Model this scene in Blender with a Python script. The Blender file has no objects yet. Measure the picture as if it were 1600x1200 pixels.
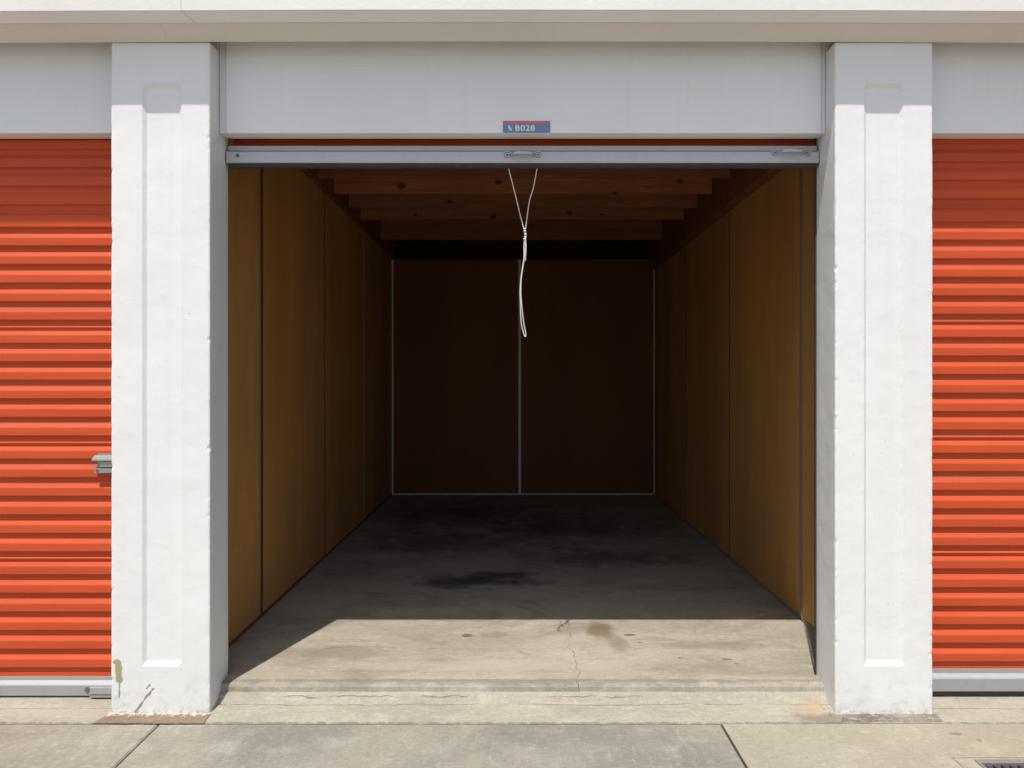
import bpy, bmesh, math, random
from mathutils import Vector, noise
random.seed(7)
R = math.radians
scene = bpy.context.scene
COL = scene.collection

# ------------------------------------------------------------------ camera, sky, sun, exposure
CAMZ, F = 1.22, 1175.0                       # camera height, focal length in pixels of the 1600 px wide photograph
VX, VY = 808.0, 590.0                        # vanishing point of the unit's depth lines
cam = bpy.data.objects.new('camera', bpy.data.cameras.new('camera'))
COL.objects.link(cam); scene.camera = cam
cam.location = (0, 0, CAMZ); cam.rotation_euler = (R(90), 0, 0)
cam.data.sensor_width = 36.0; cam.data.lens = 36.0 * F / 1600
cam.data.shift_x = (800 - VX) / 1600; cam.data.shift_y = (VY - 600) / 1600
cam.data.clip_start = 0.05; cam.data.clip_end = 2000

SUN = Vector((0.238, 0.756, -1.936)).normalized()      # the way the sunlight travels
EL = math.asin(-SUN.z); ROT = math.atan2(-SUN.x, -SUN.y)
world = bpy.data.worlds.new('World'); scene.world = world; world.use_nodes = True
wn = world.node_tree.nodes; wl = world.node_tree.links
sky = wn.new('ShaderNodeTexSky'); sky.sky_type = 'NISHITA'; sky.sun_disc = False
sky.sun_elevation = EL; sky.sun_rotation = ROT; sky.air_density = 1.0; sky.dust_density = 2.2; sky.ozone_density = 0.8
bg = wn['Background']; bg.inputs['Strength'].default_value = 0.12
wl.new(sky.outputs['Color'], bg.inputs['Color'])
sl = bpy.data.lights.new('sun', 'SUN'); sl.energy = 3.9; sl.angle = R(0.53); sl.color = (1.0, 0.955, 0.875)
so = bpy.data.objects.new('sun', sl); COL.objects.link(so)
so.rotation_euler = SUN.to_track_quat('-Z', 'Y').to_euler(); so.location = (-3, -6, 12)
scene.view_settings.view_transform = 'Standard'; scene.view_settings.look = 'None'
scene.view_settings.gamma = 1.0; scene.view_settings.use_curve_mapping = False
scene.view_settings.exposure = 0.22
scene.render.engine = 'CYCLES'
scene.cycles.max_bounces = 6; scene.cycles.diffuse_bounces = 2; scene.cycles.glossy_bounces = 4

def PX(x, d): return (x - VX) * d / F                 # photograph column at depth d -> world x
def PZ(y, d): return CAMZ + (VY - y) * d / F          # photograph row at depth d -> world z

# ------------------------------------------------------------------ node helper
class N:
    def __init__(s, name):
        s.m = bpy.data.materials.new(name); s.m.use_nodes = True
        s.t = s.m.node_tree; s.n = s.t.nodes; s.b = s.n['Principled BSDF']
        s.pos = s.n.new('ShaderNodeNewGeometry').outputs['Position']; s.cache = {}
    def put(s, sock, v):
        if hasattr(v, 'links') or isinstance(v, bpy.types.NodeSocket): s.t.links.new(v, sock)
        else:
            if isinstance(v, (tuple, list)) and len(v) == 3 and sock.type == 'RGBA': v = (*v, 1)
            sock.default_value = v
    def math(s, op, a, b=0.0, c=0.0, clamp=False):
        n = s.n.new('ShaderNodeMath'); n.operation = op; n.use_clamp = clamp
        for i, v in enumerate((a, b, c)): s.put(n.inputs[i], v)
        return n.outputs[0]
    def vec(s, op, a, b=(0, 0, 0)):
        n = s.n.new('ShaderNodeVectorMath'); n.operation = op
        s.put(n.inputs[0], a); s.put(n.inputs[1], b)
        return n.outputs['Value'] if op in ('LENGTH', 'DOT_PRODUCT', 'DISTANCE') else n.outputs[0]
    def sep(s, v):
        n = s.n.new('ShaderNodeSeparateXYZ'); s.put(n.inputs[0], v); return n.outputs
    def scale(s, xyz, src=None): return s.vec('MULTIPLY', src if src is not None else s.pos, xyz)
    def noise(s, vec, sc, det=4.0, rough=0.55, dist=0.0):
        key = (sc, det, rough, dist)
        if vec is s.pos and key in s.cache: return s.cache[key]
        n = s.n.new('ShaderNodeTexNoise'); s.put(n.inputs['Vector'], vec)
        if vec is s.pos: s.cache[key] = n.outputs['Fac']
        n.inputs['Scale'].default_value = sc; n.inputs['Detail'].default_value = det
        n.inputs['Roughness'].default_value = rough; n.inputs['Distortion'].default_value = dist
        return n.outputs['Fac']
    def voro(s, vec, sc, feat='F1'):
        n = s.n.new('ShaderNodeTexVoronoi'); n.feature = feat; s.put(n.inputs['Vector'], vec)
        n.inputs['Scale'].default_value = sc; return n.outputs['Distance']
    def step(s, v, lo, hi, a=0.0, b=1.0):
        n = s.n.new('ShaderNodeMapRange'); n.interpolation_type = 'SMOOTHSTEP'
        s.put(n.inputs['Value'], v)
        for k, x in zip(('From Min', 'From Max', 'To Min', 'To Max'), (lo, hi, a, b)): n.inputs[k].default_value = x
        return n.outputs['Result']
    def mix(s, f, a, b, mode='MIX'):
        n = s.n.new('ShaderNodeMix'); n.data_type = 'RGBA'; n.blend_type = mode
        s.put(n.inputs['Factor'], f); s.put(n.inputs[6], a); s.put(n.inputs[7], b)
        return n.outputs[2]
    def ellipse(s, c, r, amp=0.5, sc=12.0, soft=0.35):      # a stain: noisy ellipsoid in world space
        d = s.vec('LENGTH', s.vec('DIVIDE', s.vec('SUBTRACT', s.pos, c), r))
        d = s.math('ADD', d, s.math('MULTIPLY', s.math('SUBTRACT', s.noise(s.pos, sc), 0.5), amp * 2))
        return s.step(d, 1.0 - soft, 1.0 + soft * .3, 1.0, 0.0)
    def line(s, axis, at, lo, hi, w, amp=0.02, sc=9.0, brk=None):  # a crack that runs along an axis
        p = s.sep(s.pos); run, off = (p[0], p[1]) if axis == 'x' else (p[1], p[0])
        n = s.noise(s.scale((1, 1, 0)), sc, 5.0, 0.65)
        d = s.math('ABSOLUTE', s.math('ADD', s.math('SUBTRACT', off, at), s.math('MULTIPLY', s.math('SUBTRACT', n, .5), amp)))
        d = s.math('SUBTRACT', d, s.math('MULTIPLY', s.math('SUBTRACT', s.noise(s.pos, 30.0, 3.0), .5), w * 2.2))
        m = s.step(d, w * .2, w * .8, 1.0, 0.0)
        m = s.math('MULTIPLY', m, s.math('GREATER_THAN', run, lo)); m = s.math('MULTIPLY', m, s.math('LESS_THAN', run, hi))
        if brk is not None: m = s.math('MULTIPLY', m, s.step(s.noise(s.pos, 7.0, 2.0), brk - .06, brk + .06))
        return m
    def strip(s, a, b, w, amp=0.012, sc=40.0):              # a scratch between two points
        a = Vector(a); b = Vector(b); ab = b - a
        t = s.math('DIVIDE', s.vec('DOT_PRODUCT', s.vec('SUBTRACT', s.pos, a), ab), ab.length_squared, clamp=True)
        n = s.n.new('ShaderNodeVectorMath'); n.operation = 'SCALE'; n.inputs[0].default_value = ab; s.put(n.inputs['Scale'], t)
        q = s.vec('ADD', n.outputs[0], a)
        d = s.vec('DISTANCE', s.pos, q)
        d = s.math('ADD', d, s.math('MULTIPLY', s.math('SUBTRACT', s.noise(s.pos, sc), .5), amp))
        return s.step(d, w * .75, w, 1.0, 0.0)
    def bump(s, h, dist=0.01, strength=1.0, prev=None):
        n = s.n.new('ShaderNodeBump'); n.inputs['Distance'].default_value = dist
        n.inputs['Strength'].default_value = strength; s.put(n.inputs['Height'], h)
        if prev is not None: s.put(n.inputs['Normal'], prev)
        return n.outputs[0]
    def out(s, col, rough=0.6, normal=None, metal=0.0, spec=0.5):
        s.put(s.b.inputs['Base Color'], col); s.put(s.b.inputs['Roughness'], rough)
        s.put(s.b.inputs['Metallic'], metal); s.b.inputs['Specular IOR Level'].default_value = spec
        if normal is not None: s.put(s.b.inputs['Normal'], normal)
        return s.m

# ------------------------------------------------------------------ materials
def white_paint(name, base=(.80, .81, .80), kind='board'):
    k = N(name)
    big = k.noise(k.scale((1, 1, .6)), 3.0, 4); fine = k.noise(k.pos, 60, 4, .6)
    col = k.mix(k.step(big, .3, .75), base, tuple(c * .955 for c in base))
    streak = k.noise(k.scale((14, 14, .7)), 2.0, 4)
    col = k.mix(k.math('MULTIPLY', k.step(streak, .5, .8), .22), col, tuple(c * d for c, d in zip(base, (.86, .84, .80))))
    if kind == 'pier':
        # dirt splash near the ground and bare patches where the paint has come off
        z = k.sep(k.pos)[2]
        splash = k.math('MULTIPLY', k.step(z, .0, .22, 1, 0), k.step(k.noise(k.pos, 22, 5, .65), .48, .7))
        col = k.mix(k.math('MULTIPLY', splash, .35), col, (.42, .38, .31))
        bare = k.strip((PX(184, 2.71), 2.71, PZ(1035, 2.71)), (PX(187, 2.71), 2.71, PZ(1062, 2.71)), .0135, .016, 34)
        bare = k.math('MAXIMUM', bare, k.strip((PX(179, 2.71), 2.71, PZ(1034, 2.71)), (PX(184, 2.71), 2.71, PZ(1038, 2.71)), .008, .006, 60))
        scr = k.strip((PX(239, 2.71), 2.71, PZ(1076, 2.71)), (PX(212, 2.71), 2.71, PZ(1112, 2.71)), .0052, .016, 42)
        scr = k.math('MAXIMUM', scr, k.strip((PX(234, 2.71), 2.71, PZ(1070, 2.71)), (PX(229, 2.71), 2.71, PZ(1076, 2.71)), .0035, .006, 80))
        scr = k.math('MAXIMUM', scr, k.strip((PX(187, 2.71), 2.71, PZ(1068, 2.71)), (PX(186, 2.71), 2.71, PZ(1090, 2.71)), .0030, .010, 50))
        col = k.mix(bare, col, (.38, .35, .20)); col = k.mix(scr, col, (.30, .29, .26))
        pit = k.step(k.voro(k.vec('ADD', k.pos, (0, .31, .17)), 26), .045, .075, 1, 0)
        pit = k.math('MULTIPLY', pit, k.step(k.noise(k.pos, 3.1), .52, .6))
        foot = k.math('MULTIPLY', k.step(z, .0, .035, 1, 0), k.step(k.noise(k.pos, 45, 5, .7), .5, .58))
        col = k.mix(k.math('MULTIPLY', foot, .8), col, (.33, .29, .24))
        dents = k.math('SUBTRACT', k.noise(k.pos, 9, 3, .5), k.math('MULTIPLY', pit, .5))
        nm = k.bump(k.noise(k.scale((40, 40, 22)), 3.2, 4, .6), .00045)
        nm = k.bump(dents, .0032, 1.0, nm)
        return k.out(col, .45, nm)
    if kind == 'board':
        # rough-sawn sheet with faint horizontal grain and a few nail dimples
        g = k.noise(k.scale((3, 3, 70)), 2.0, 5, .6)
        nail = k.step(k.voro(k.scale((1, 0, 1)), 3.4), .010, .016, 1, 0)
        col = k.mix(k.math('MULTIPLY', nail, .55), col, (.35, .33, .30))
        nm = k.bump(k.math('SUBTRACT', g, nail), .0012)
        return k.out(col, .55, nm)
    return k.out(col, .5, k.bump(fine, .0008))

M_PIER = white_paint('pier_white_paint', (.81, .808, .795), 'pier')
M_BOARD = white_paint('header_white_paint', (.85, .84, .845), 'board')
M_TRIM = white_paint('trim_white_paint', (.76, .76, .74), 'trim')
M_FRIEZE = white_paint('frieze_shade_tint_paint', (.70, .655, .585), 'trim')  # white paint with the eave's shade and warm bounced light mixed into its colour
M_EAVE = white_paint('eave_white_paint', (.78, .765, .73), 'trim')

def concrete(name, base, dark, light, marks=None, stretch=(1, 1, 1), rough=.85, broom=False, sc=1.0):
    k = N(name); p = k.scale(stretch)
    a = k.noise(p, 1.6 * sc, 4, .62, .4); b = k.noise(p, 7.0 * sc, 4, .6); c = k.noise(k.pos, 90, 3, .6); d = k.noise(p, 22 * sc, 4, .7)
    col = k.mix(k.step(a, .34, .66), dark, base)
    col = k.mix(k.math('MULTIPLY', k.step(b, .5, .72), .65), col, light)
    col = k.mix(k.math('MULTIPLY', k.step(d, .56, .74), .40), col, tuple(x * .72 for x in dark))
    col = k.mix(k.math('MULTIPLY', k.step(c, .35, .8), .30), col, tuple(x * .55 for x in base))
    sm = k.noise(k.scale((1, 1.6, 1)), 38, 6, .72, .6)
    col = k.mix(k.math('MULTIPLY', k.step(sm, .50, .72), .42), col, tuple(x * 1.22 for x in light))
    col = k.mix(k.math('MULTIPLY', k.step(sm, .46, .28), .38), col, tuple(x * .62 for x in dark))
    if stretch[1] != 1:
        w1 = k.noise(k.scale((3.2, 24, 1)), 1.0, 6, .75, 1.2); w2 = k.noise(k.scale((9, 40, 1)), 1.0, 5, .7, .8)
        col = k.mix(k.math('MULTIPLY', k.step(w1, .53, .70), .42), col, tuple(x * .66 for x in dark))
        col = k.mix(k.math('MULTIPLY', k.step(w2, .56, .72), .40), col, tuple(x * 1.18 for x in light))
    grit = k.noise(k.pos, 240, 2, .6)
    col = k.mix(k.math('MULTIPLY', k.step(grit, .56, .75), .38), col, tuple(x * .50 for x in dark))
    col = k.mix(k.math('MULTIPLY', k.step(grit, .44, .27), .30), col, tuple(x * 1.25 for x in light))
    spk = k.step(k.voro(k.pos, 48), .05, .12, 1, 0)
    spk = k.math('MULTIPLY', spk, k.step(k.noise(k.pos, 5), .55, .62))
    col = k.mix(k.math('MULTIPLY', spk, .6), col, (.09, .08, .07))
    h = k.math('ADD', k.math('MULTIPLY', c, .35), k.math('MULTIPLY', d, .5))
    if broom: h = k.math('ADD', h, k.math('MULTIPLY', k.noise(k.scale((90, 5, 1)), 1.0, 3, .6), .5))
    if broom: col = k.mix(k.math('MULTIPLY', k.step(k.noise(k.scale((34, 7, 1)), 1.0, 5, .7, 1.5), .52, .75), .36), col, tuple(x * 1.25 for x in light))
    rg = rough
    if marks: col, h, rg = marks(k, col, h, rg)
    return k.out(col, rg, k.bump(h, .0022), spec=.35)

def floor_marks(k, col, h, rg):
    def st(col, c, r, color, f, amp=.5, sc=9, soft=.4): return k.mix(k.math('MULTIPLY', k.ellipse(c, r, amp, sc, soft), f), col, color)
    y = k.sep(k.pos)[1]
    big = k.noise(k.scale((.9, 1.5, 1)), 2.3, 5, .68, 1.0)
    col = k.mix(k.math('MULTIPLY', k.step(big, .50, .66), .45), col, (.19, .16, .125))
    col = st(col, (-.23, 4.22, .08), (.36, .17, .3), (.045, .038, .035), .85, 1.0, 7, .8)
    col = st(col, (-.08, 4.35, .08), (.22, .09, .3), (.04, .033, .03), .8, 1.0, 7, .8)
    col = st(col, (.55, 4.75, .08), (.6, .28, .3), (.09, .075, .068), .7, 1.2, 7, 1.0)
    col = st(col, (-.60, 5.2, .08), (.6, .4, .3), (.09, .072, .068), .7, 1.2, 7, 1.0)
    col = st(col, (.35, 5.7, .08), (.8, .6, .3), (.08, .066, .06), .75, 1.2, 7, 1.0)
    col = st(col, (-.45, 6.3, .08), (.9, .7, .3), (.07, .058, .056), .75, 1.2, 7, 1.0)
    col = st(col, (.375, 3.40, .08), (.075, .13, .3), (.15, .105, .055), .75, .45, 14, .5)
    col = st(col, (.43, 3.22, .08), (.05, .12, .3), (.16, .12, .07), .45, .6, 14, .6)
    col = st(col, (-.75, 3.12, .08), (.22, .10, .3), (.19, .165, .12), .5, .8, 8, .6)
    col = st(col, (.85, 3.2, .08), (.30, .06, .3), (.20, .17, .125), .5, .8, 8, .6)
    col = st(col, (-.1, 2.98, .08), (.60, .06, .3), (.42, .385, .32), .6, .8, 9, .6)
    col = st(col, (0, 2.83, .08), (1.7, .018, .3), (.14, .125, .10), .55, .9, 14, .6)
    for (px, py, rx, ry) in ((1135, 1030, .025, .012), (1150, 1037, .012, .008), (985, 992, .03, .015), (1062, 1028, .01, .008), (730, 993, .03, .02), (1000, 1004, .012, .008)):
        d = 1.14 * F / (py - VY); col = st(col, (PX(px, d), d, .08), (rx, ry, .3), (.08, .07, .055), .75, .6, 30)
    cr = k.line('y', .228, 2.80, 3.52, .0022, .14, 6.0, .47)
    cr = k.math('MAXIMUM', cr, k.line('y', .20, 3.40, 3.56, .0022, .10, 6.0))
    cr = k.math('MAXIMUM', cr, k.line('x', 3.17, -.98, -.35, .0018, .12, 4.0, .5))
    col = k.mix(k.math('MULTIPLY', cr, .6), col, (.07, .06, .05))
    h = k.math('SUBTRACT', h, cr)
    return col, h, .62

def sill_marks(k, col, h, rg):
    cr = k.line('x', 2.762, -4.2, 4.2, .0020, .04, 7.0, .40)
    cr = k.math('MAXIMUM', cr, k.line('x', 2.79, -.9, .9, .0020, .03, 9.0, .52))
    col = k.mix(k.math('MULTIPLY', k.line('x', 2.765, -.2, .28, .010, .02, 9.0, .47), .6), col, (.45, .36, .30))
    col = k.mix(k.math('MULTIPLY', cr, .45), col, (.11, .10, .08))
    col = k.mix(k.math('MULTIPLY', k.ellipse((1.07, 2.735, .02), (.085, .05, .3), .8, 26, .8), .55), col, (.42, .27, .13))
    col = k.mix(k.math('MULTIPLY', k.ellipse((1.16, 2.685, .0), (.20, .035, .3), .7, 20, .5), .55), col, (.15, .12, .09))
    yy = k.sep(k.pos)[1]
    e = k.math('ADD', yy, k.math('MULTIPLY', k.math('SUBTRACT', k.noise(k.scale((1, 1, 0)), 30, 4, .7), .5), .03))
    col = k.mix(k.math('MULTIPLY', k.step(e, 2.656, 2.664, 1, 0), .55), col, (.10, .09, .07))
    h = k.math('SUBTRACT', h, cr)
    return col, h, rg

M_FLOOR = concrete('floor_concrete', (.40, .362, .29), (.32, .285, .225), (.47, .43, .35), floor_marks, (.75, 1.6, 1))
M_SILL = concrete('sill_concrete', (.385, .36, .29), (.315, .292, .232), (.45, .42, .345), sill_marks, (.8, 2.0, 1))
M_SLAB = concrete('paving_concrete', (.31, .29, .235), (.225, .212, .176), (.385, .365, .30), None, (1, 1, 1), .88, True)
M_SLAB_GREY = concrete('grey_paving_concrete', (.30, .28, .228), (.205, .195, .166), (.37, .35, .29), None, (1, 1, 1), .88, True)
def pale_marks(k, col, h, rg):
    cr = k.math('MAXIMUM', k.line('x', 2.414, 1.395, 2.55, .0022, .008, 20), k.line('y', 1.397, 2.0, 2.416, .0022, .008, 20))
    col = k.mix(k.math('MULTIPLY', cr, .7), col, (.09, .08, .065))
    for c, rr in (((1.555, 2.53, 0), (.008, .012, .1)), ((1.50, 2.575, 0), (.028, .010, .1))): col = k.mix(k.math('MULTIPLY', k.ellipse(c, rr, .5, 40), .6), col, (.11, .10, .085))
    return col, k.math('SUBTRACT', h, cr), rg
M_SLAB_PALE = concrete('pale_paving_concrete', (.355, .325, .25), (.31, .28, .21), (.42, .385, .30), pale_marks, (1, 1, 1), .9)
M_GROUND = concrete('driveway_concrete', (.38, .345, .285), (.33, .30, .245), (.43, .395, .33), None, (.3, .3, 1))
def skirt_marks(k, col, h, rg):
    n = k.noise(k.scale((1, 1, 2)), 48, 4, .7); z = k.sep(k.pos)[2]
    e = k.math('ADD', z, k.math('MULTIPLY', k.math('SUBTRACT', n, .5), .009))
    col = k.mix(k.step(e, .0082, .0108), col, (.52, .48, .41))
    return col, k.math('ADD', h, n), .8
M_SKIRT = concrete('bare_brown_footing', (.25, .175, .125), (.19, .13, .09), (.30, .22, .16), skirt_marks, (1, 3, 1))
M_SKIRT_GREY = concrete('crumbling_mortar', (.26, .225, .17), (.13, .11, .085), (.42, .39, .33), skirt_marks, (2, 6, 2))

def red_paint(name, base):
    k = N(name)
    a = k.noise(k.scale((.6, 1, 5)), 3, 4); dust = k.noise(k.scale((3, 1, 14)), 6, 5, .65)
    col = k.mix(k.step(a, .3, .7), base, tuple(c * .90 for c in base))
    col = k.mix(k.math('MULTIPLY', k.step(dust, .5, .8), .08), col, (.60, .20, .10))
    nm = k.bump(k.noise(k.scale((1.2, 1, 4)), 2.2, 2), .006, .5)
    return k.out(col, k.step(dust, .3, .8, .45, .58), nm, spec=.22)
M_RED = red_paint('door_red_paint', (.585, .086, .027))

def steel(name, base, rough, metal):
    k = N(name)
    a = k.noise(k.scale((4, 4, 60)), 2, 4); b = k.noise(k.pos, 24, 5, .65)
    col = k.mix(k.step(b, .45, .75), base, tuple(c * .93 for c in base))
    return k.out(col, k.math('ADD', k.math('MULTIPLY', a, .2), rough - .1), k.bump(a, .0004), metal)
M_BAR = steel('aluminium_bar', (.52, .525, .535), .48, .25)
M_ZINC = steel('galvanised_steel', (.33, .36, .33), .45, .5)
M_HANDLE = steel('handle_steel', (.50, .51, .51), .35, .7)
M_GRATE = steel('dark_grate_iron', (.12, .12, .13), .5, .6)
M_BAR_SUNLIT = steel('sunlit_aluminium_bar', (.37, .38, .385), .52, .25)  # same aluminium for the sunlit closed doors, its colour darkened against the sun
k = N('black_rubber'); M_RUBBER = k.out(k.mix(k.noise(k.pos, 30), (.02, .02, .022), (.055, .052, .05)), .75)
k = N('screw_dark'); M_SCREW = k.out(k.mix(k.noise(k.pos, 60), (.12, .115, .11), (.22, .21, .2)), .45, None, .5)

def hardboard(name, base):
    k = N(name)
    a = k.noise(k.scale((1, 1, .25)), 2.5, 5, .6); b = k.noise(k.scale((1, 1, .5)), 14, 5, .65); c = k.noise(k.scale((20, 20, 1.2)), 2, 4)
    col = k.mix(k.step(a, .32, .68), base, tuple(x * .80 for x in base))
    col = k.mix(k.math('MULTIPLY', k.step(b, .5, .78), .30), col, tuple(x * 1.22 for x in base))
    col = k.mix(k.math('MULTIPLY', k.step(c, .52, .8), .12), col, tuple(x * .70 for x in base))
    scuff = k.math('MULTIPLY', k.step(k.voro(k.scale((1, 1, .6)), 4.2), .018, .035, 1, 0), k.step(k.noise(k.pos, 2), .52, .58))
    col = k.mix(k.math('MULTIPLY', scuff, .7), col, tuple(x * .35 for x in base))
    return k.out(col, k.step(b, .3, .8, .55, .7), k.bump(k.noise(k.pos, 110, 3), .0004), spec=.2)
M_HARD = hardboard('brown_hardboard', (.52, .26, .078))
M_HARD_BACK = hardboard('depth_dimmed_hardboard', (.19, .070, .028))  # darker copy of the hardboard; light falling off with depth is in its colour
k = N('joint_strip_plastic'); M_STRIP = k.out(k.mix(k.noise(k.scale((9, 9, 1)), 5), (.17, .165, .15), (.24, .235, .21)), .5)
k = N('dark_joint_strip'); M_DARKSTRIP = k.out(k.mix(k.noise(k.scale((9, 9, 1)), 5), (.05, .04, .03), (.08, .065, .05)), .5)
k = N('brown_joint_strip'); M_BROWN = k.out(k.mix(k.noise(k.scale((9, 9, 1)), 5), (.42, .28, .18), (.5, .36, .24)), .5)
k = N('dark_gap_black'); M_GAP = k.out(k.mix(k.noise(k.pos, 25), (.010, .009, .009), (.02, .018, .018)), .95)  # near-black standing for the shade in the gap above the back sheets
k = N('pale_joint_strip'); M_STRIP_PALE = k.out(k.mix(k.noise(k.scale((9, 9, 1)), 5), (.62, .55, .50), (.74, .68, .62)), .5)

def wood(name, base, knots=()):
    k = N(name)
    oi = k.n.new('ShaderNodeObjectInfo').outputs['Random']
    cmb = k.n.new('ShaderNodeCombineXYZ'); k.put(cmb.inputs[0], k.math('MULTIPLY', oi, 37.0)); k.put(cmb.inputs[2], k.math('MULTIPLY', oi, 11.0))
    p = k.vec('ADD', k.pos, cmb.outputs[0])
    g = k.noise(k.scale((1.2, 26, 26), p), 1.6, 5, .6, 1.2); a = k.noise(k.scale((1, 6, 6), p), 2, 4)
    ring = k.math('FRACT', k.math('MULTIPLY', k.noise(k.scale((.5, 7, 7), p), 1.3, 2, .5, .5), 11.0))
    col = k.mix(k.step(g, .35, .7), base, tuple(c * .62 for c in base))
    col = k.mix(k.math('MULTIPLY', k.step(ring, .55, .95), .35), col, tuple(c * .55 for c in base))
    col = k.mix(k.math('MULTIPLY', k.step(a, .5, .8), .35), col, tuple(c * 1.35 for c in base))
    col = k.mix(1.0, col, k.mix(oi, (1.15, 1.1, 1.05), (.62, .58, .58)), 'MULTIPLY')
    for c, r in knots:
        col = k.mix(k.math('MULTIPLY', k.ellipse(c, (r * 1.5, .3, r), .25, 60, .5), .92), col, (.035, .014, .008))
    return k.out(col, .75, k.bump(g, .0015), spec=.25)
def knot(px, py, d, r): return ((PX(px, d), d, PZ(py, d)), r)
KN = [knot(628, 292, 4.91, .022), knot(779, 286, 4.91, .018), knot(1061, 284, 4.91, .016), knot(770, 339, 5.73, .022),
      knot(890, 333, 5.73, .016), knot(940, 336, 5.73, .010), knot(704, 316, 5.32, .018), knot(960, 303, 4.91, .012), knot(650, 336, 5.73, .012)]
M_WOOD = wood('red_fir_joist', (.44, .165, .072), KN)
M_WOOD_DARK = wood('dark_fir_beam', (.24, .085, .036))
M_DECK = wood('roof_deck_board', (.12, .055, .03))
k = N('white_cord'); M_CORD = k.out(k.mix(k.noise(k.scale((1, 1, 1)), 400, 2), (.80, .77, .70), (.62, .58, .52)), .8, k.bump(k.noise(k.pos, 500), .001))
k = N('sign_blue_print'); M_BLUE = k.out(k.mix(k.noise(k.pos, 40), (.15, .235, .40), (.16, .25, .43)), .35)
k = N('sign_red_print'); M_SRED = k.out(k.mix(k.noise(k.pos, 40), (.60, .16, .16), (.56, .15, .15)), .35)
k = N('sign_white_print'); M_SWHITE = k.out(k.mix(k.noise(k.pos, 40), (.80, .84, .88), (.74, .78, .84)), .4)
k = N('sign_teal_print'); M_STEAL = k.out(k.mix(k.noise(k.pos, 40), (.11, .30, .48), (.10, .27, .44)), .35)
k = N('roof_felt'); M_ROOF = k.out(k.mix(k.noise(k.pos, 30), (.20, .19, .18), (.28, .27, .25)), .9)
k = N('old_paint_flake'); M_FLAKE = k.out(k.mix(k.noise(k.pos, 60), (.42, .39, .33), (.62, .59, .53)), .8)
k = N('soil'); M_SOIL = k.out(k.mix(k.noise(k.pos, 30), (.03, .027, .022), (.06, .052, .042)), .95)

# ------------------------------------------------------------------ mesh helpers
def link(name, me, mat, parent=None, loc=None):
    o = bpy.data.objects.new(name, me); COL.objects.link(o)
    if mat is not None and len(me.materials) == 0: me.materials.append(mat)
    if parent is not None: o.parent = parent
    if loc is not None: o.location = loc
    return o
def bm_obj(name, bm, mat, parent=None, loc=None, smooth=False):
    bmesh.ops.recalc_face_normals(bm, faces=bm.faces)
    me = bpy.data.meshes.new(name); bm.to_mesh(me); bm.free()
    if smooth:
        for p in me.polygons: p.use_smooth = True
    return link(name, me, mat, parent, loc)
def empty(name, loc=(0, 0, 0), parent=None):
    o = bpy.data.objects.new(name, None); COL.objects.link(o); o.location = loc; o.empty_display_size = .1
    if parent: o.parent = parent
    return o
def tag(o, label, cat, group=None):
    o['label'] = label; o['category'] = cat
    if group: o['group'] = group
    return o
def struct(o): o['kind'] = 'structure'; return o
def box(bm, x0, x1, y0, y1, z0, z1, bev=0.0):
    r = bmesh.ops.create_cube(bm, size=1.0); vs = r['verts']
    for v in vs: v.co = Vector((x0 + (v.co.x + .5) * (x1 - x0), y0 + (v.co.y + .5) * (y1 - y0), z0 + (v.co.z + .5) * (z1 - z0)))
    if bev > 0:
        es = list({e for v in vs for e in v.link_edges})
        bmesh.ops.bevel(bm, geom=es, offset=bev, segments=2, profile=.5, affect='EDGES')
def box_obj(name, dims, mat, parent=None, bev=0.0, loc=None):
    bm = bmesh.new(); box(bm, *dims, bev); return bm_obj(name, bm, mat, parent, loc)
def extrude_x(bm, prof, x0, x1, n=1, shift=None):
    """closed (y, z) outline swept along x; shift(i) gives an x offset per outline point"""
    rings = []
    for j in range(n + 1):
        x = x0 + (x1 - x0) * j / n
        rings.append([bm.verts.new((x + (shift(i, j) if shift else 0), y, z)) for i, (y, z) in enumerate(prof)])
    m = len(prof)
    for a, b in zip(rings, rings[1:]):
        for i in range(m): bm.faces.new((a[i], a[(i + 1) % m], b[(i + 1) % m], b[i]))
    bm.faces.new(rings[0]); bm.faces.new(rings[-1][::-1])
def tube(bm, pts, r, seg=8, cap=True):
    pts = [Vector(p) for p in pts]; rings = []
    for i, p in enumerate(pts):
        t = (pts[min(i + 1, len(pts) - 1)] - pts[max(i - 1, 0)]).normalized()
        u = t.cross(Vector((0, 1, 0)) if abs(t.y) < .9 else Vector((1, 0, 0))).normalized(); w = t.cross(u)
        rr = r[i] if isinstance(r, (list, tuple)) else r
        rings.append([bm.verts.new(p + (u * math.cos(a) + w * math.sin(a)) * rr) for a in (2 * math.pi * q / seg for q in range(seg))])
    for a, b in zip(rings, rings[1:]):
        for q in range(seg): bm.faces.new((a[q], a[(q + 1) % seg], b[(q + 1) % seg], b[q]))
    if cap: bm.faces.new(rings[0]); bm.faces.new(rings[-1][::-1])
def disc_y(bm, cx, y0, y1, cz, r, seg=20):
    tube(bm, [(cx, y0, cz), (cx, y1, cz)], r, seg)
def spline(pts, k=6):
    P = [Vector(p) for p in pts]; P = [P[0] * 2 - P[1]] + P + [P[-1] * 2 - P[-2]]; out = []
    for i in range(1, len(P) - 2):
        a, b, c, d = P[i - 1:i + 3]
        for j in range(k):
            t = j / k
            out.append(.5 * ((2 * b) + (c - a) * t + (2 * a - 5 * b + 4 * c - d) * t * t + (3 * b - 3 * c + d - a) * t ** 3))
    out.append(P[-2]); return out

# ------------------------------------------------------------------ setting: ground, paving, sill, floor
GZ = -.045
bm = bmesh.new()
bmesh.ops.create_grid(bm, x_segments=2, y_segments=2, size=400)
ground = struct(bm_obj('ground', bm, M_GROUND, loc=(0, 0, GZ)))

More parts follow.
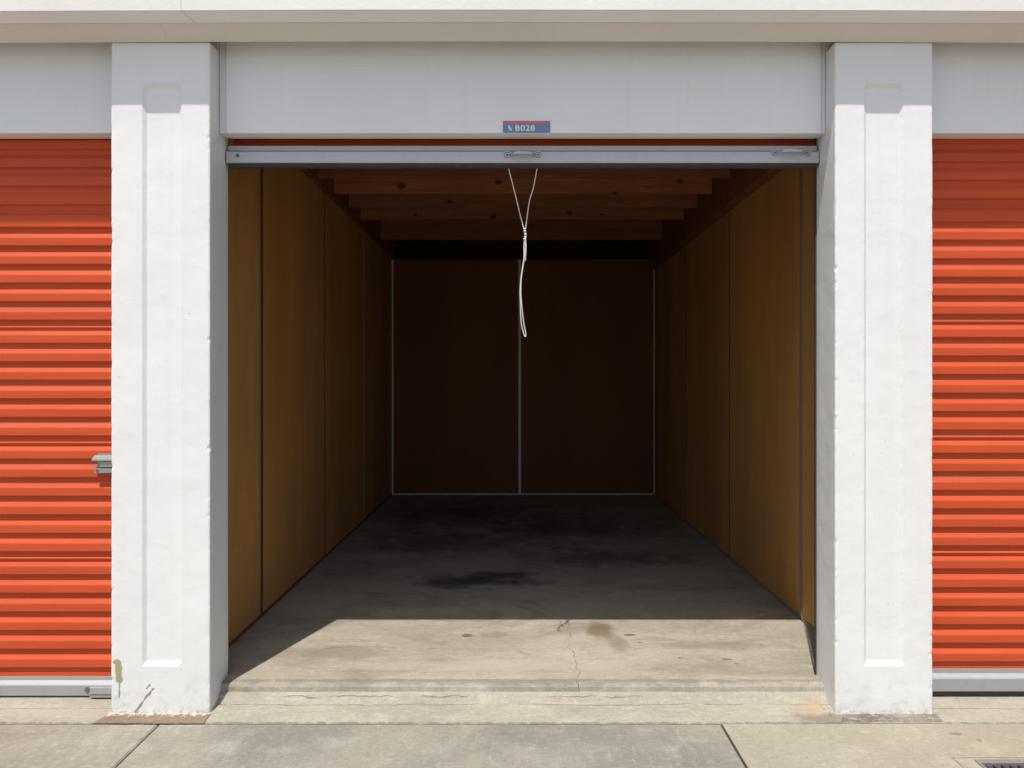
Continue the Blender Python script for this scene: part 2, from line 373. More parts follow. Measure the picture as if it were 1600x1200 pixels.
k = N('joint_dirt'); M_JOINT = k.out(k.mix(k.noise(k.pos, 60), (.07, .062, .05), (.17, .15, .12)), .95)
pavement = struct(box_obj('pavement', (-6, 6, -4.0, 2.70, GZ + .004, -.024), M_JOINT))
def slab(x0, x1, y0, y1, mat, hole=None):
    """a cast slab: rough-edged top with a rounded arris, optionally with a rectangular opening"""
    bm = bmesh.new()
    if hole is None:
        nx = max(2, int((x1 - x0) / .03))
        n1 = [(x0 + (x1 - x0) * i / nx) for i in range(nx + 1)]
        def loop(ins, z, f):
            v = [bm.verts.new((min(max(x, x0 + ins), x1 - ins), y1 - ins + f * noise.noise((x * 31, y1, 1)), z)) for x in n1]
            return v + [bm.verts.new((x1 - ins, y0 + ins, z)), bm.verts.new((x0 + ins, y0 + ins, z))]
        L = [loop(0, GZ + .006, .001), loop(0, -.006, .0025), loop(.005, 0, .0025)]
        for a, b in zip(L, L[1:]):
            for i in range(len(a)): bm.faces.new((a[i], a[(i + 1) % len(a)], b[(i + 1) % len(a)], b[i]))
        bm.faces.new(L[-1])
    else:
        hx0, hx1, hy0, hy1 = hole; xs = [x0, hx0, hx1, x1]; ys = [y0, hy0, hy1, y1]
        V = {(i, j, q): bm.verts.new((xs[i], ys[j], z)) for i in range(4) for j in range(4) for q, z in enumerate((GZ + .006, 0))}
        cells = [(i, j) for i in range(3) for j in range(3) if (i, j) != (1, 1)]
        for i, j in cells: bm.faces.new([V[c] for c in ((i, j, 1), (i + 1, j, 1), (i + 1, j + 1, 1), (i, j + 1, 1))])
        for a, b in [((0, 0), (3, 0)), ((3, 0), (3, 3)), ((3, 3), (0, 3)), ((0, 3), (0, 0)), ((1, 1), (2, 1)), ((2, 1), (2, 2)), ((2, 2), (1, 2)), ((1, 2), (1, 1))]:
            st = [a]
            while st[-1] != b:
                st.append((st[-1][0] + (b[0] > st[-1][0]) - (b[0] < st[-1][0]), st[-1][1] + (b[1] > st[-1][1]) - (b[1] < st[-1][1])))
            for p, q in zip(st, st[1:]): bm.faces.new((V[(*p, 0)], V[(*q, 0)], V[(*q, 1)], V[(*p, 1)]))
    return bm_obj('slab', bm, mat, pavement)
XJ = [-5.22, -3.24, -1.262, .720, 2.70, 4.68]
HOLE = (PX(1521, 2.40), 2.50, 2.02, 2.402)
for i in range(5):
    x0, x1 = XJ[i] + .0028, XJ[i + 1] - .0028
    mat = (M_SLAB, M_SLAB, M_SLAB_GREY, M_SLAB_PALE, M_SLAB)[i]
    slab(x0, x1, .30, 2.648, mat, HOLE if i == 3 else None)
    slab(x0, x1, -1.70, .29, (M_SLAB_GREY, M_SLAB, M_SLAB, M_SLAB_GREY, M_SLAB)[i])

# sill: the strip of concrete between the paving joint and the doors, with the worn step up to the unit's floor
OX0, OX1 = PX(328, 2.71), PX(1305, 2.71)     # faces of the piers towards the opening
def sill_mesh(prof, x0, x1, name, mat, amp=.002):
    bm = bmesh.new(); n = max(2, int((x1 - x0) / .02))
    rows = []
    for (y, z, a) in prof:
        rows.append([bm.verts.new((x0 + (x1 - x0) * i / n, y + a * noise.noise((i * .02 * 9, y * 40, 3)) + a * .6 * noise.noise((i * .02 * 41, y * 40, 8)),
                                   z + a * .35 * noise.noise((i * .02 * 14, y * 50, 5)))) for i in range(n + 1)])
    for a, b in zip(rows, rows[1:]):
        for i in range(n): bm.faces.new((a[i], a[i + 1], b[i + 1], b[i]))
    return bm_obj(name, bm, mat, smooth=False)
S_OPEN = [(2.655, -.04, 0), (2.655, -.004, .002), (2.66, .001, .002), (2.70, .006, .001), (2.74, .014, .001), (2.76, .019, .002), (2.768, .021, .003), (2.785, .032, .003), (2.793, .040, .002), (2.802, .046, .002), (2.806, .047, .002), (2.835, .048, 0)]
S_SIDE = [(2.655, -.04, 0), (2.655, -.004, .002), (2.66, .001, .002), (2.70, .003, .001), (2.75, .005, .001), (2.80, .006, .001), (2.86, .007, .001), (3.2, .008, 0)]
sill = struct(sill_mesh(S_OPEN, OX0 - .02, OX1 + .02, 'sill', M_SILL))
for s, (a, b) in enumerate(((-4.2, OX0 - .02), (OX1 + .02, 4.2))): struct(sill_mesh(S_SIDE, a, b, 'sill', M_SILL))
FZ = .08
S_FLOOR = [(2.806, .02, .001), (2.807, .040, .003), (2.810, .064, .004), (2.815, .0745, .005), (2.830, FZ - .001, .003), (2.86, FZ, .001), (3.2, FZ, 0), (5.0, FZ, 0), (7.36, FZ, 0)]
floor = struct(sill_mesh(S_FLOOR, OX0 - .18, OX1 + .25, 'floor', M_FLOOR))

# ------------------------------------------------------------------ the storage building
B = tag(empty('storage_building', (0, 2.85, 0)), 'white painted row of storage units with two piers, headers and an open brown unit', 'building')
def part(o): o.matrix_parent_inverse = B.matrix_world.inverted(); return o
bpy.context.view_layer.update()
B.matrix_world.translation = Vector((0, 2.85, 0)); bpy.context.view_layer.update()

def pier(x0, x1, rx0, rx1, seed):
    """one continuous rendered-and-painted shaft: side, rounded arris, front with a bevelled sunk panel, arris, side"""
    Y0, Y1, r, bv, dp = 2.71, 2.857, .006, .0125, .0105
    rz0, rz1 = .180, 2.283
    cols = [(x0, y, 'L') for y in (Y1, 2.83, 2.80, 2.77, 2.74, 2.722)]
    cols += [(x0 + r - r * math.cos(a), Y0 + r - r * math.sin(a), 'C') for a in (R(0), R(30), R(60), R(90))]
    xs = set(); u = x0 + .012
    while u < x1 - .010: xs.add(round(u, 4)); u += .0115
    key = [rx0, rx0 + bv, rx1 - bv, rx1]
    xs = sorted([x for x in xs if min(abs(x - q) for q in key) > .004] + key)
    cols += [(x, Y0, 'F') for x in xs]
    cols += [(x1 - r + r * math.cos(a), Y0 + r - r * math.sin(a), 'C') for a in (R(90), R(60), R(30), R(0))]
    cols += [(x1, y, 'R') for y in (2.722, 2.74, 2.77, 2.80, 2.83, Y1)]
    zs = set(); z = -.006
    while z < 2.415: zs.add(round(z, 4)); z += .0135
    kz = [rz0, rz0 + .018, rz1 - .018, rz1, 2.4280]
    zs = sorted([q for q in zs if min(abs(q - w) for w in kz) > .005] + kz)
    bm = bmesh.new(); G = []
    for z in zs:
        row = []
        for (x, y, t) in cols:
            w = Vector((x * 1.0 + seed, y, z))
            lump = .0009 * noise.noise(w * 4.5) + .00025 * noise.noise(w * 17)
            foot = max(0, .05 - z) / .05
            lump -= foot * max(0, noise.noise(w * 34)) * .004
            nx = ny = 0
            if t == 'F':
                d = 0
                if rx0 < x < rx1 and rz0 < z < rz1:
                    d = dp * min(1, (x - rx0) / bv, (rx1 - x) / bv, (z - rz0) / .018, (rz1 - z) / .018)
                lump += .0012 * noise.noise(w * 48) * (abs(d - dp * .5) < dp * .499)
                y = y + d; ny = -1
            elif t == 'C':
                chip = max(0, noise.noise(Vector((seed * 3 + x * 9, z * 13, 2))) - .2) * .004 + max(0, noise.noise(Vector((seed * 5 + x * 7, z * 43, 7))) - .25) * .006 + abs(noise.noise(Vector((seed + x * 5, z * 90, 4)))) * .0012
                sgn = -1 if x < (x0 + x1) / 2 else 1
                x -= sgn * chip * .7; y += chip * .7; nx, ny = sgn * .7, -.7
            else: nx = -1 if t == 'L' else 1
            row.append(bm.verts.new((x + nx * lump, y - abs(ny) * lump if ny else y, z)))
        G.append(row)
    for a, b in zip(G, G[1:]):
        for i in range(len(a) - 1): bm.faces.new((a[i], a[i + 1], b[i + 1], b[i]))
        bm.faces.new((a[-1], a[0], b[0], b[-1]))
    bm.faces.new(G[-1])
    return bm_obj('pier', bm, M_PIER, B)
PL = (PX(173, 2.71), OX0); PR = (OX1, PX(1458, 2.71))
piers = []
for (x0, x1), (a, b), sd, lab in ((PL, (PX(222, 2.71), PX(284, 2.71)), 1.3, 'white pier with scraped bare patch and diagonal scratch near its foot'),
                             (PR, (PX(1350, 2.71), PX(1412, 2.71)), 8.1, 'white pier with sunk panel and crumbling mortar at its foot')):
    p = pier(x0, x1, a, b, sd); p['label'] = lab; part(p); piers.append(p)
def skirt(x0, x1, y0, z1, mat, pier_ob):
    bm = bmesh.new(); n = 60; rows = []
    for (y, z, ins, a) in ((y0, .0005, 0, .0015), (y0 + .004, z1 * .5, .012, .003), (2.700, z1, .03, .003), (2.716, z1 + .002, .034, .0)):
        rows.append([bm.verts.new((x0 + ins + (x1 - x0 - ins) * i / n, y + a * noise.noise((i * .9, y * 50, 2)), z + a * noise.noise((i * .7, y * 50, 9)))) for i in range(n + 1)])
    for p, q in zip(rows, rows[1:]):
        for i in range(n): bm.faces.new((p[i], p[i + 1], q[i + 1], q[i]))
    return part_of(bm_obj('footing', bm, mat), pier_ob)
def part_of(o, par):
    o.parent = par; o.matrix_parent_inverse = par.matrix_world.inverted(); return o
bpy.context.view_layer.update()
skirt(PL[0] - .040, PL[1] + .003, 2.652, .009, M_SKIRT, piers[0])
skirt(PR[0] - .008, PR[1] + .010, 2.662, .007, M_SKIRT_GREY, piers[1])

HZ0, HZ1, HY = 2.127, 2.4725, 2.79
def header(x0, x1): return part(box_obj('header_panel', (x0, x1, HY, 2.857, HZ0, HZ1), M_BOARD, B, .002))
XA, XB = PX(353, HY), PX(1283, HY)
for a, b in (PL, PR): part(box_obj('header_panel', (a, b, HY, 2.857, 2.4288, HZ1), M_BOARD, B))
header(XA, XB); header(-4.2, PL[0] - .002); header(PR[1] + .002, 4.2)
for a, b in ((OX0 + .001, XA - .001), (XB + .001, OX1 - .001)):
    part(box_obj('trim_board', (a, b, HY + .004, 2.856, HZ0 + .001, HZ1), M_TRIM, B, .0015))
# reveal boards behind the piers that the door tracks are fixed to
for a, b in ((OX0 - .10, OX0 - .002), (OX1 + .002, OX1 + .10)):
    part(box_obj('reveal_board', (a, b, 2.860, 2.885, FZ - .02, 2.40), M_TRIM, B))

# eave: gutter-fronted fascia with a mitred joint, flat soffit boards
def fascia(x0, x1, s0, s1):
    P = [(2.632, 2.464), (2.602, 2.4905), (2.598, 2.4915), (2.598, 2.66), (2.70, 2.66), (2.70, 2.475), (2.64, 2.467)]
    sh = [.036, 0, 0, 0, 0, .036, .036]
    bm = bmesh.new()
    n = 60
    extrude_x(bm, P, x0, x1, n, lambda i, j: sh[i] * (s0 if j == 0 else s1 if j == n else 0))
    for v in bm.verts: v.co.z += .0012 * noise.noise((v.co.x * 1.3, 1, 2)) - .0050 * (abs(v.co.x) / 1.8) ** 2; v.co.y += .0010 * noise.noise((v.co.x * 2.1, 5, 2))
    return part(bm_obj('fascia', bm, M_EAVE, B))
FJ = PX(284, 2.606)
fascia(-4.4, FJ, 0, 1); fascia(FJ + .0012, 4.4, 1, 0)
SJ = PX(257, 2.67)
sag = lambda x: -.0050 * (abs(x) / 1.8) ** 2
for a, b in ((-4.4, SJ - .0003), (SJ + .0003, 4.4)):
    bm = bmesh.new(); extrude_x(bm, [(2.637, 2.4645), (2.7035, 2.4288), (2.7045, 2.436), (2.7045, 2.475), (2.637, 2.475)], a, b, 40)
    for v in bm.verts: v.co.z += sag(v.co.x) + .0006 * noise.noise((v.co.x * 2.2, 3, 2))
    part(bm_obj('frieze_board', bm, M_FRIEZE, B))
part(box_obj('soffit_board', (-4.4, 4.4, 2.7050, 2.857, 2.4735, 2.4860), M_EAVE, B))
part(box_obj('roof', (-4.4, 4.4, 2.63, 7.7, 2.664, 2.72), M_ROOF, B))
part(box_obj('wall_plate', (-4.3, 4.3, 2.80, 2.855, 2.4880, 2.66), M_WOOD_DARK, B))

# interior: hardboard lining, joint strips, joists
WL, WR, YB = -1.22, 1.337, 7.30
def wall(name, dims): return part(box_obj(name, dims, M_WOOD_DARK, B))
wl_ = wall('wall', (WL - .06, WL - .014, 2.89, YB + .06, FZ - .03, 2.66)); wl_['label'] = 'left side wall lined with brown hardboard'
wr_ = wall('wall', (WR + .014, WR + .06, 2.89, YB + .06, FZ - .03, 2.66)); wr_['label'] = 'right side wall lined with brown hardboard'
wb_ = wall('wall', (WL - .012, WR + .012, YB + .05, YB + .10, FZ - .03, 2.66)); wb_.data.materials[0] = M_GAP; wb_['label'] = 'dark back wall lined with two hardboard sheets'
bpy.context.view_layer.update()
ZL, ZR, ZBK = 2.390, 2.30, PZ(405, YB)
seamL = [2.89, 3.584, 4.762, 5.972, YB]; seamR = [2.89, 3.535, 4.728, 5.94, 7.14, YB]
for seams, X, s, par, zt in ((seamL, WL, -1, wl_, ZL), (seamR, WR, 1, wr_, ZR)):
    for i, (a, b) in enumerate(zip(seams, seams[1:])):
        j = random.uniform(-.0012, .0012)
        xa, xb = sorted((X + j, X + s * .010))
        part_of(box_obj('hardboard_panel', (xa, xb, a + .003, b - .003, FZ + .012, zt), M_HARD, None, .0015), par)
        if i:
            w = (.010, .005, .004, .004)[min(i - 1, 3)]
            xa, xb = sorted((X - s * (.006 if i == 1 else .0035), X - s * .0014))
            part_of(box_obj('joint_strip', (xa, xb, a - w, a + w, FZ + .002, zt - .003), M_STRIP if (i == 1 and s > 0) else M_BROWN if (i == 3 and s < 0) else M_DARKSTRIP, None), par)
    xa, xb = sorted((X - s * .006, X - s * .0016))
    part_of(box_obj('base_strip', (xa, xb, 2.892, YB - .03, FZ + .001, FZ + .012), M_WOOD_DARK if s < 0 else M_STRIP, None), par)
XM = PX(812, YB)
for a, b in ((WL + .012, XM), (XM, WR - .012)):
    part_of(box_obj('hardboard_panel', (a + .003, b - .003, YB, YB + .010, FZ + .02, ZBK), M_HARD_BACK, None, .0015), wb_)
for x, w in ((WL + .012, .008), (XM, .013), (WR - .009, .005)):
    part_of(box_obj('joint_strip', (x - w, x + w, YB - .006, YB - .0015, FZ + .020, ZBK - .002), M_STRIP_PALE), wb_)
part_of(box_obj('base_strip', (WL + .006, WR - .006, YB - .008, YB - .0005, FZ + .004, FZ + .0175), M_STRIP_PALE), wb_)

ceil = part(box_obj('ceiling', (WL - .012, WR + .012, 2.87, YB + .045, 2.612, 2.655), M_DECK, B)); bpy.context.view_layer.update()
part(box_obj('ledger', (WL - .010, WL + .028, 2.90, YB - .012, 2.392, 2.604), M_WOOD_DARK, B, .003))
bm = bmesh.new(); box(bm, WL + .030, 1.268, -.019, .019, 2.420, 2.606, .003)
bmesh.ops.recalc_face_normals(bm, faces=bm.faces)
jm = bpy.data.meshes.new('joist'); bm.to_mesh(jm); bm.free(); jm.materials.append(M_WOOD)
for d in (3.68, 4.09, 4.50, 4.91, 5.32, 5.73, 6.57):
    o = link('joist', jm, None, None, (random.uniform(-.002, .002), d, random.uniform(-.003, .003))); part_of(o, ceil)
part(box_obj('beam', (1.27, WR - .002, 2.95, YB - .012, 2.264, 2.60), M_WOOD_DARK, B, .003))

# ------------------------------------------------------------------ roller doors
DY = 2.862
dp = .0105
def prof_mesh(name, pts, x0, x1, mat):
    back = [(y + .0012, z) for (y, z) in reversed(pts)]
    bm = bmesh.new(); extrude_x(bm, pts + back, x0, x1, 1); bmesh.ops.recalc_face_normals(bm, faces=bm.faces)
    me = bpy.data.meshes.new(name); bm.to_mesh(me); bm.free(); me.materials.append(mat); return me
SP = [(dp, .0098), (dp - .0004, .0084), (dp - .0014, .0066), (.0012, -.0064), (.0004, -.0082), (0, -.0102), (0, -.0362), (.0005, -.0378), (.0016, -.0388), (dp - .001, -.0424), (dp - .0002, -.0434), (dp, -.0448), (dp, -.0607)]
LP = [(dp, .0098 + .0170), (dp - .001, .0255), (.0045, .0225), (.0045, .0200), (.0065, .0185), (.0065, .0150), (dp - .001, .0120), (dp, .0099)]
PXM = DY / F
def slat_rows(seam_y, y_lo, y_hi):
    """rows of the photograph where a slat's upper slope is centred: six per sheet, then a lapped seam"""
    out = []; k = 0
    for p in range(-6, 6):
        base = seam_y + 181 * p
        for i in range(6):
            y = base + 29 * i
            if y_lo <= y <= y_hi: out.append((y, i == 0))
    return out
def closed_door(x0, x1, seam_y, bar_top, bar_bot, label):
    d = tag(empty('roller_door', ((x0 + x1) / 2, DY, .01)), label, 'door', 'closed red roller doors'); bpy.context.view_layer.update()
    sm = prof_mesh('slat', SP, x0, x1, M_RED); lm = prof_mesh('lap_seam', LP, x0, x1, M_RED)
    for (y, first) in slat_rows(seam_y, 190, bar_top - 14):
        o = link('slat', sm, None, None, (0, DY + random.uniform(-.0006, .0006), PZ(y, DY) + random.uniform(-.0005, .0005)))
        o.rotation_euler = (random.uniform(-.012, .012), 0, 0); part_of(o, d)
        if first: part_of(link('lap_seam', lm, None, None, (0, DY, PZ(y, DY))), d)
    last = max(y for y, _ in slat_rows(seam_y, 190, bar_top - 14))
    zt, zb = PZ(bar_top, DY), PZ(bar_bot, DY)
    h = zt - zb
    bm = bmesh.new()      # extruded aluminium angle: upright flange, lit ledge, face, lower lip
    P = [(DY + .004, zt), (DY + .0035, zt - h * .17), (DY - .012, zt - h * .30), (DY - .014, zt - h * .34), (DY - .014, zt - h * .82), (DY - .011, zt - h * .86), (DY + .010, zt - h * .86), (DY + .010, zt)]
    extrude_x(bm, P, x0, x1, 1); part_of(bm_obj('bottom_bar', bm, M_BAR_SUNLIT), d)
    bm = bmesh.new(); extrude_x(bm, [(DY - .010, zt - h * .862), (DY - .008, zb), (DY + .008, zb), (DY + .010, zt - h * .862)], x0, x1, 1)
    part_of(bm_obj('bottom_seal', bm, M_RUBBER), d)
    zl = PZ(last, DY) - .0605
    if zl > zt - .004:
        part_of(box_obj('curtain_hem', (x0, x1, DY + dp - .002, DY + dp + .0012, zt - .01, zl + .002), M_RED), d)
    return d
dl = closed_door(-3.72, PL[0] + .035, 701, 1058, 1090, 'closed red roller door with a metal latch, beside the scraped pier')
dr = closed_door(PR[1] - .035, 3.75, 692, 1046, 1084, 'closed red roller door without a visible latch, behind the drain grate')

# slide latch on the left door
lx0, lx1 = PX(151.5, DY), PL[0] + .03
latch = part_of(box_obj('latch', (lx0 + .004, lx1, DY - .004, DY - .001, PZ(738, DY), PZ(708, DY)), M_ZINC), dl); bpy.context.view_layer.update()
bm = bmesh.new(); extrude_x(bm, [(DY - .004, PZ(711, DY)), (DY - .026, PZ(716, DY) - .002), (DY - .026, PZ(717, DY) - .0055), (DY - .023, PZ(717, DY) - .0055), (DY - .004, PZ(715, DY))], lx0 - .006, lx1, 1)
part_of(bm_obj('latch_flange', bm, M_ZINC), latch)
part_of(box_obj('latch_bar', (lx0 + .022, lx1, DY - .020, DY - .0045, PZ(729, DY), PZ(720, DY)), M_ZINC, None, .001), latch)
bm = bmesh.new(); extrude_x(bm, [(DY - .0045, PZ(729.5, DY)), (DY - .020, PZ(731, DY)), (DY - .020, PZ(738, DY)), (DY - .0045, PZ(738, DY))], lx0, lx1, 1)
part_of(bm_obj('latch_flange', bm, M_ZINC), latch)
bm = bmesh.new(); disc_y(bm, lx0 + .012, DY - .0235, DY - .0205, PZ(734.5, DY), .0045, 12); part_of(bm_obj('screw', bm, M_SCREW), latch)
# foot bolt at the end of the left door's bottom bar
fb = part_of(box_obj('foot_bolt', (PX(146, DY), PL[0] + .03, DY - .026, DY - .0145, PZ(1086, DY), PZ(1070, DY)), M_BAR_SUNLIT, None, .002), dl); bpy.context.view_layer.update()
part_of(box_obj('bolt_rod', (PX(146, DY), PL[0] + .03, DY - .030, DY - .0265, PZ(1079, DY), PZ(1077, DY)), M_HANDLE, None), fb)
bm = bmesh.new(); disc_y(bm, PX(140, DY), DY - .018, DY - .0142, PZ(1075, DY), .009, 14); part_of(bm_obj('screw', bm, M_SCREW), fb)
part_of(box_obj('bolt_foot', (PX(151, DY), PL[0] + .03, DY - .026, DY - .012, .0095, PZ(1087, DY)), M_RUBBER), fb)

# the open door: rolled coil above, short stretch of curtain, bottom bar with lift handles
ox0, ox1 = PX(356, DY), PX(1277, DY)
od = tag(empty('roller_door', (0, DY, 2.0)), 'raised red roller door rolled up behind the header, aluminium bottom bar showing', 'door'); bpy.context.view_layer.update()
sm = prof_mesh('slat', SP, ox0, ox1, M_RED)
for i in range(4):
    part_of(link('slat', sm, None, None, (0, DY + .060, PZ(222, DY) + .040 + .0706 * i)), od)
bm = bmesh.new(); n = 40                                            # the coil: a spiral of curtain round its axle
P = []
for i in range(n * 3 + 1):
    a = 2 * math.pi * i / n; r = .080 + .011 * i / n + (.003 if (i % 5) < 2 else 0)
    P.append((DY + .012 + .135 + r * math.cos(a), 2.47 + r * math.sin(a)))
outer = P
rings = [[bm.verts.new((x, y, z)) for y, z in outer] for x in (ox0 - .02, ox1 + .02)]
for i in range(len(outer) - 1): bm.faces.new((rings[0][i], rings[0][i + 1], rings[1][i + 1], rings[1][i]))
part_of(bm_obj('curtain_roll', bm, M_RED), od)
bm = bmesh.new(); tube(bm, [(ox0 - .06, DY + .147, 2.47), (ox1 + .06, DY + .147, 2.47)], .022, 16); part_of(bm_obj('axle', bm, M_ZINC), od)
z = lambda y: PZ(y, DY)
bm = bmesh.new()
P = [(DY + .004, z(227.5)), (DY + .0035, z(235.2)), (DY + .013, z(235.5)), (DY + .013, z(237.6)), (DY - .012, z(238.0)), (DY - .014, z(239.2)), (DY - .014, z(255)), (DY - .011, z(256)), (DY + .016, z(256)), (DY + .016, z(227.5))]
extrude_x(bm, P, ox0, ox1, 1); bar = part_of(bm_obj('bottom_bar', bm, M_BAR), od); bpy.context.view_layer.update()
bm = bmesh.new(); extrude_x(bm, [(DY - .010, z(256.3)), (DY - .006, z(262)), (DY + .004, z(263)), (DY + .013, z(262)), (DY + .013, z(256.3))], ox0 + .004, ox1 - .004, 1)
part_of(bm_obj('bottom_seal', bm, M_RUBBER), od)
def handle(xa, xb, yc):
    h = empty('handle', ((PX(xa, DY) + PX(xb, DY)) / 2, DY - .014, z(yc))); part_of(h, od); bpy.context.view_layer.update()
    for x, s in ((xa, 1), (xb, -1)):
        cx = PX(x, DY)
        bm = bmesh.new(); disc_y(bm, cx, DY - .0165, DY - .0142, z(yc), .0152, 24); part_of(bm_obj('rosette', bm, M_HANDLE), h)
        bm = bmesh.new()
        pts = [(cx + .0105 * math.cos(a), DY - .0168, z(yc) + .0105 * math.sin(a)) for a in (2 * math.pi * q / 20 for q in range(21))]
        tube(bm, pts, .0014, 6, False); part_of(bm_obj('rosette_ring', bm, M_SCREW, smooth=True), h)
        bm = bmesh.new(); disc_y(bm, cx, DY - .0195, DY - .0166, z(yc), .0045, 12); part_of(bm_obj('screw', bm, M_SCREW), h)
    a, b = PX(xa, DY), PX(xb, DY)
    pts = spline([(a + .010, DY - .0166, z(yc)), (a + .020, DY - .026, z(yc)), (a + .034, DY - .037, z(yc) + .001), (b - .034, DY - .037, z(yc) + .001), (b - .020, DY - .026, z(yc)), (b - .010, DY - .0166, z(yc))], 5)
    bm = bmesh.new(); tube(bm, pts, [.0042 + .0028 * math.sin(math.pi * i / (len(pts) - 1)) for i in range(len(pts))], 10); part_of(bm_obj('grip', bm, M_HANDLE, smooth=True), h)
handle(792.5, 841, 244); handle(1208.5, 1259, 240.5)
bm = bmesh.new(); disc_y(bm, PX(373.5, DY), DY - .018, DY - .0142, z(245), .0062, 14); part_of(bm_obj('screw', bm, M_SCREW), od)
# side tracks the curtain runs in
for x0, x1, lab in ((OX0 - .03, OX0 - .004, 0), (1.1415, OX1 - .001, 1)):
    part_of(box_obj('guide_track', (x0, x1, 2.8865 - .0065 * lab, 2.897 - .008 * lab, FZ + .002, 2.40), (M_SCREW, M_RUBBER)[lab]), od)

# ------------------------------------------------------------------ pull cord hanging from the raised door
def zp(u, v, d=DY + .004): return (PX(780 + u / 4.138, d), d, PZ(250 + v / 4.138, d))
cord = tag(empty('pull_cord', zp(165, 480)), 'knotted white pull cord hanging in a loop from the raised door', 'cord'); bpy.context.view_layer.update()
def strand(pts, r, name, dy=0):
    bm = bmesh.new(); q = spline([Vector(zp(u, v)) + Vector((0, dy + .002 * noise.noise((u, v, 1)), 0)) for u, v in pts], 6)
    tube(bm, q, r, 7); return part_of(bm_obj(name, bm, M_CORD, smooth=True), cord)
strand([(58, 42), (66, 76), (88, 160), (115, 270), (138, 365), (158, 440), (163, 470)], .0019, 'strand')
strand([(246, 42), (242, 68), (222, 175), (198, 255), (184, 340), (174, 420), (168, 470)], .0019, 'strand')
bm = bmesh.new(); tube(bm, spline([zp(166, 440), zp(164, 452), zp(168, 470), zp(170, 490), zp(166, 505), zp(164, 520)], 5), [.0022 + .0032 * abs(math.sin(i * .62)) for i in range(26)], 9); part_of(bm_obj('knot', bm, M_CORD, smooth=True), cord)
strand([(164, 505), (160, 560), (161, 620), (152, 690), (140, 770), (135, 850), (137, 920), (139, 1000), (145, 1070), (158, 1120), (165, 1140), (172, 1138), (170, 1110), (160, 1060), (152, 1000), (145, 930), (140, 860), (143, 770), (154, 690), (163, 630), (168, 570), (167, 510)], .0021, 'loop')
strand([(170, 500), (174, 560), (172, 610), (169, 655)], .0018, 'loose_end', -.004)

# ------------------------------------------------------------------ number sign on the header
sy = HY - .0005
sx0, sx1, sz0, sz1 = PX(786, HY), PX(859.5, HY), PZ(207.6, HY), PZ(189.4, HY)
sg = tag(empty('number_sign', ((sx0 + sx1) / 2, HY, sz0)), 'small blue and red unit number sign reading B028 on the header', 'sign'); bpy.context.view_layer.update()
part_of(box_obj('plate', (sx0, sx1, sy - .003, sy, sz0, sz1), M_BLUE), sg)
part_of(box_obj('red_band', (sx0 + .0005, sx1 - .0005, sy - .0036, sy - .0031, PZ(194.6, HY), sz1 - .0004), M_SRED), sg)
ix0, ix1, iz0, iz1 = PX(791, HY), PX(802, HY), PZ(205.6, HY), PZ(196, HY)
part_of(box_obj('icon_tile', (ix0, ix1, sy - .0036, sy - .0031, iz0, iz1), M_STEAL), sg)
bm = bmesh.new()
iw, ih = ix1 - ix0, iz1 - iz0
for (a, b, c, d, q) in ((.28, .52, .52, .92, 0), (.44, .66, .30, .60, .0001), (.60, .82, .10, .38, .0002), (.36, .46, .12, .3, .0)):
    box(bm, ix0 + iw * a, ix0 + iw * b, sy - .0041 - q, sy - .0037, iz0 + ih * c, iz0 + ih * d)
part_of(bm_obj('icon_mark', bm, M_SWHITE), sg)
tc = bpy.data.curves.new('number', 'FONT'); tc.body = 'B028'; tc.size = .0300; tc.extrude = .0003; tc.space_character = 1.08; tc.offset = .0005
to = bpy.data.objects.new('number_tmp', tc); COL.objects.link(to); bpy.context.view_layer.update()
tm = bpy.data.meshes.new_from_object(to.evaluated_get(bpy.context.evaluated_depsgraph_get())); bpy.data.objects.remove(to)
xs = [v.co.x for v in tm.vertices]; ys = [v.co.y for v in tm.vertices]
tx0, tx1, tz0, tz1 = PX(805.3, HY), PX(835.5, HY), PZ(205.2, HY), PZ(196, HY)
for v in tm.vertices:
    x, y, q = v.co
    v.co = (tx0 + (x - min(xs)) / (max(xs) - min(xs)) * (tx1 - tx0), sy - .0038 - q, tz0 + (y - min(ys)) / (max(ys) - min(ys)) * (tz1 - tz0))
tm.materials.clear(); part_of(link('number', tm, M_SWHITE), sg)

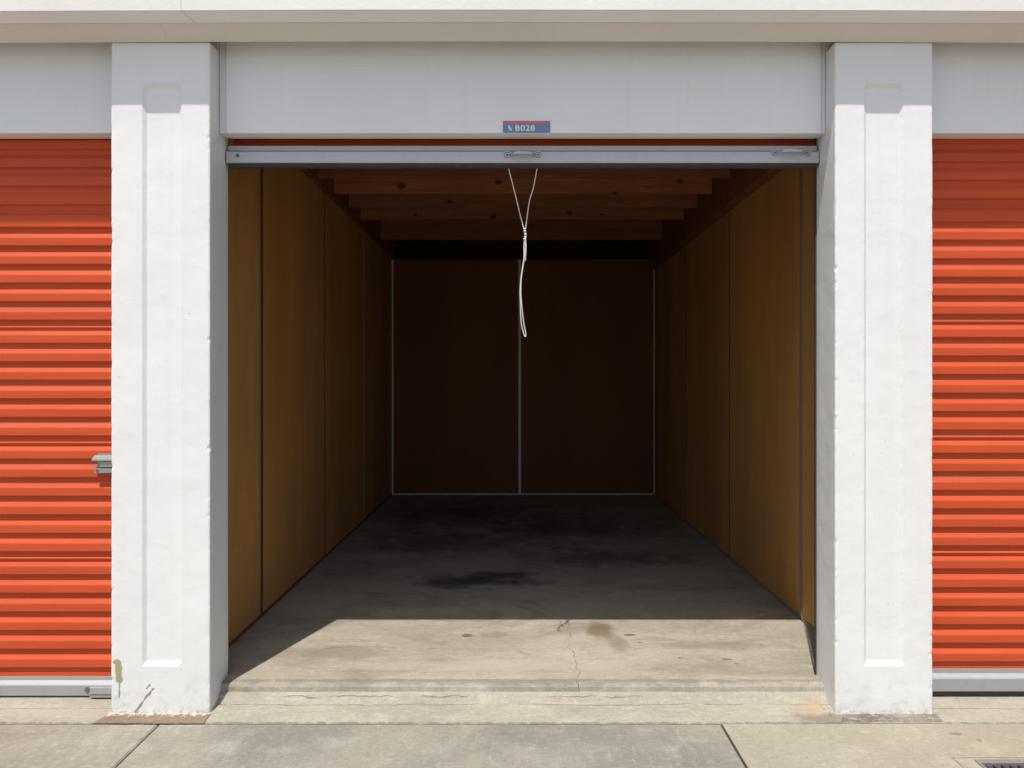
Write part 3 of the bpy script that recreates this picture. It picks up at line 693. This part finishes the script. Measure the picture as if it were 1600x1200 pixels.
# ------------------------------------------------------------------ drain grate let into the paving
g = tag(empty('drain_grate', ((HOLE[0] + HOLE[1]) / 2, (HOLE[2] + HOLE[3]) / 2, GZ)), 'steel drain grate let into the pale paving at the lower right corner', 'drain'); bpy.context.view_layer.update()
hx0, hx1, hy0, hy1 = (HOLE[0] + .003, HOLE[1] - .003, HOLE[2] + .003, HOLE[3] - .003)
bm = bmesh.new(); t = .018
box(bm, hx0, hx1, hy1 - t, hy1, GZ + .002, .001, .001); box(bm, hx0, hx1, hy0, hy0 + t, GZ + .002, .001, .001)
box(bm, hx0, hx0 + .010, hy0 + t + .0005, hy1 - t - .0005, GZ + .002, .001, .001); box(bm, hx1 - .03, hx1, hy0 + t + .0005, hy1 - t - .0005, GZ + .002, .001, .001)
part_of(bm_obj('frame', bm, M_ZINC), g)
bm = bmesh.new(); box(bm, -.006, .006, hy0 + t + .001, hy1 - t - .001, GZ + .012, -.004, .001)
bmesh.ops.recalc_face_normals(bm, faces=bm.faces)
gm = bpy.data.meshes.new('bar'); bm.to_mesh(gm); bm.free(); gm.materials.append(M_GRATE)
x = hx0 + .026
while x < hx1 - .04:
    part_of(link('bar', gm, None, None, (x, 0, 0)), g); x += .026
part_of(box_obj('pan', (hx0, hx1, hy0, hy1, GZ + .004, GZ + .010), M_SOIL), g)

# ------------------------------------------------------------------ flakes of old paint along the foot of the piers
bm = bmesh.new(); rnd = random.Random(3)
def flake(x, y, zz, s):
    n = rnd.randint(4, 6); a0 = rnd.random() * 6; tilt = rnd.uniform(-.5, .5)
    top = [(x + s * math.cos(a0 + 6.283 * i / n) * rnd.uniform(.5, 1), y + s * .6 * math.sin(a0 + 6.283 * i / n) * rnd.uniform(.5, 1)) for i in range(n)]
    lo = [bm.verts.new((p, q, zz + .0004 + abs((p - x) * tilt))) for p, q in top]; hi = [bm.verts.new((p, q, zz + .0016 + abs((p - x) * tilt))) for p, q in top]
    bm.faces.new(hi); bm.faces.new(lo[::-1])
    for i in range(n): bm.faces.new((lo[i], lo[(i + 1) % n], hi[(i + 1) % n], hi[i]))
for _ in range(12): flake(rnd.uniform(PR[0] - .03, PR[1] + .02), rnd.uniform(2.662, 2.705), .006, rnd.uniform(.002, .006))
for _ in range(9): flake(rnd.uniform(OX1 - .05, OX1 - .004), rnd.uniform(2.69, 2.79), .0225, rnd.uniform(.002, .006))
for _ in range(8): flake(rnd.uniform(PL[0] - .02, PL[1]), rnd.uniform(2.668, 2.70), .0105, rnd.uniform(.002, .005))
for _ in range(16): flake(rnd.uniform(-1.0, 1.0), rnd.uniform(2.66, 2.69), .005, rnd.uniform(.0012, .003))
fl = bm_obj('paint_flakes', bm, M_FLAKE); fl['kind'] = 'stuff'; fl['label'] = 'scattered flakes of old white paint at the foot of the piers'; fl['category'] = 'debris'
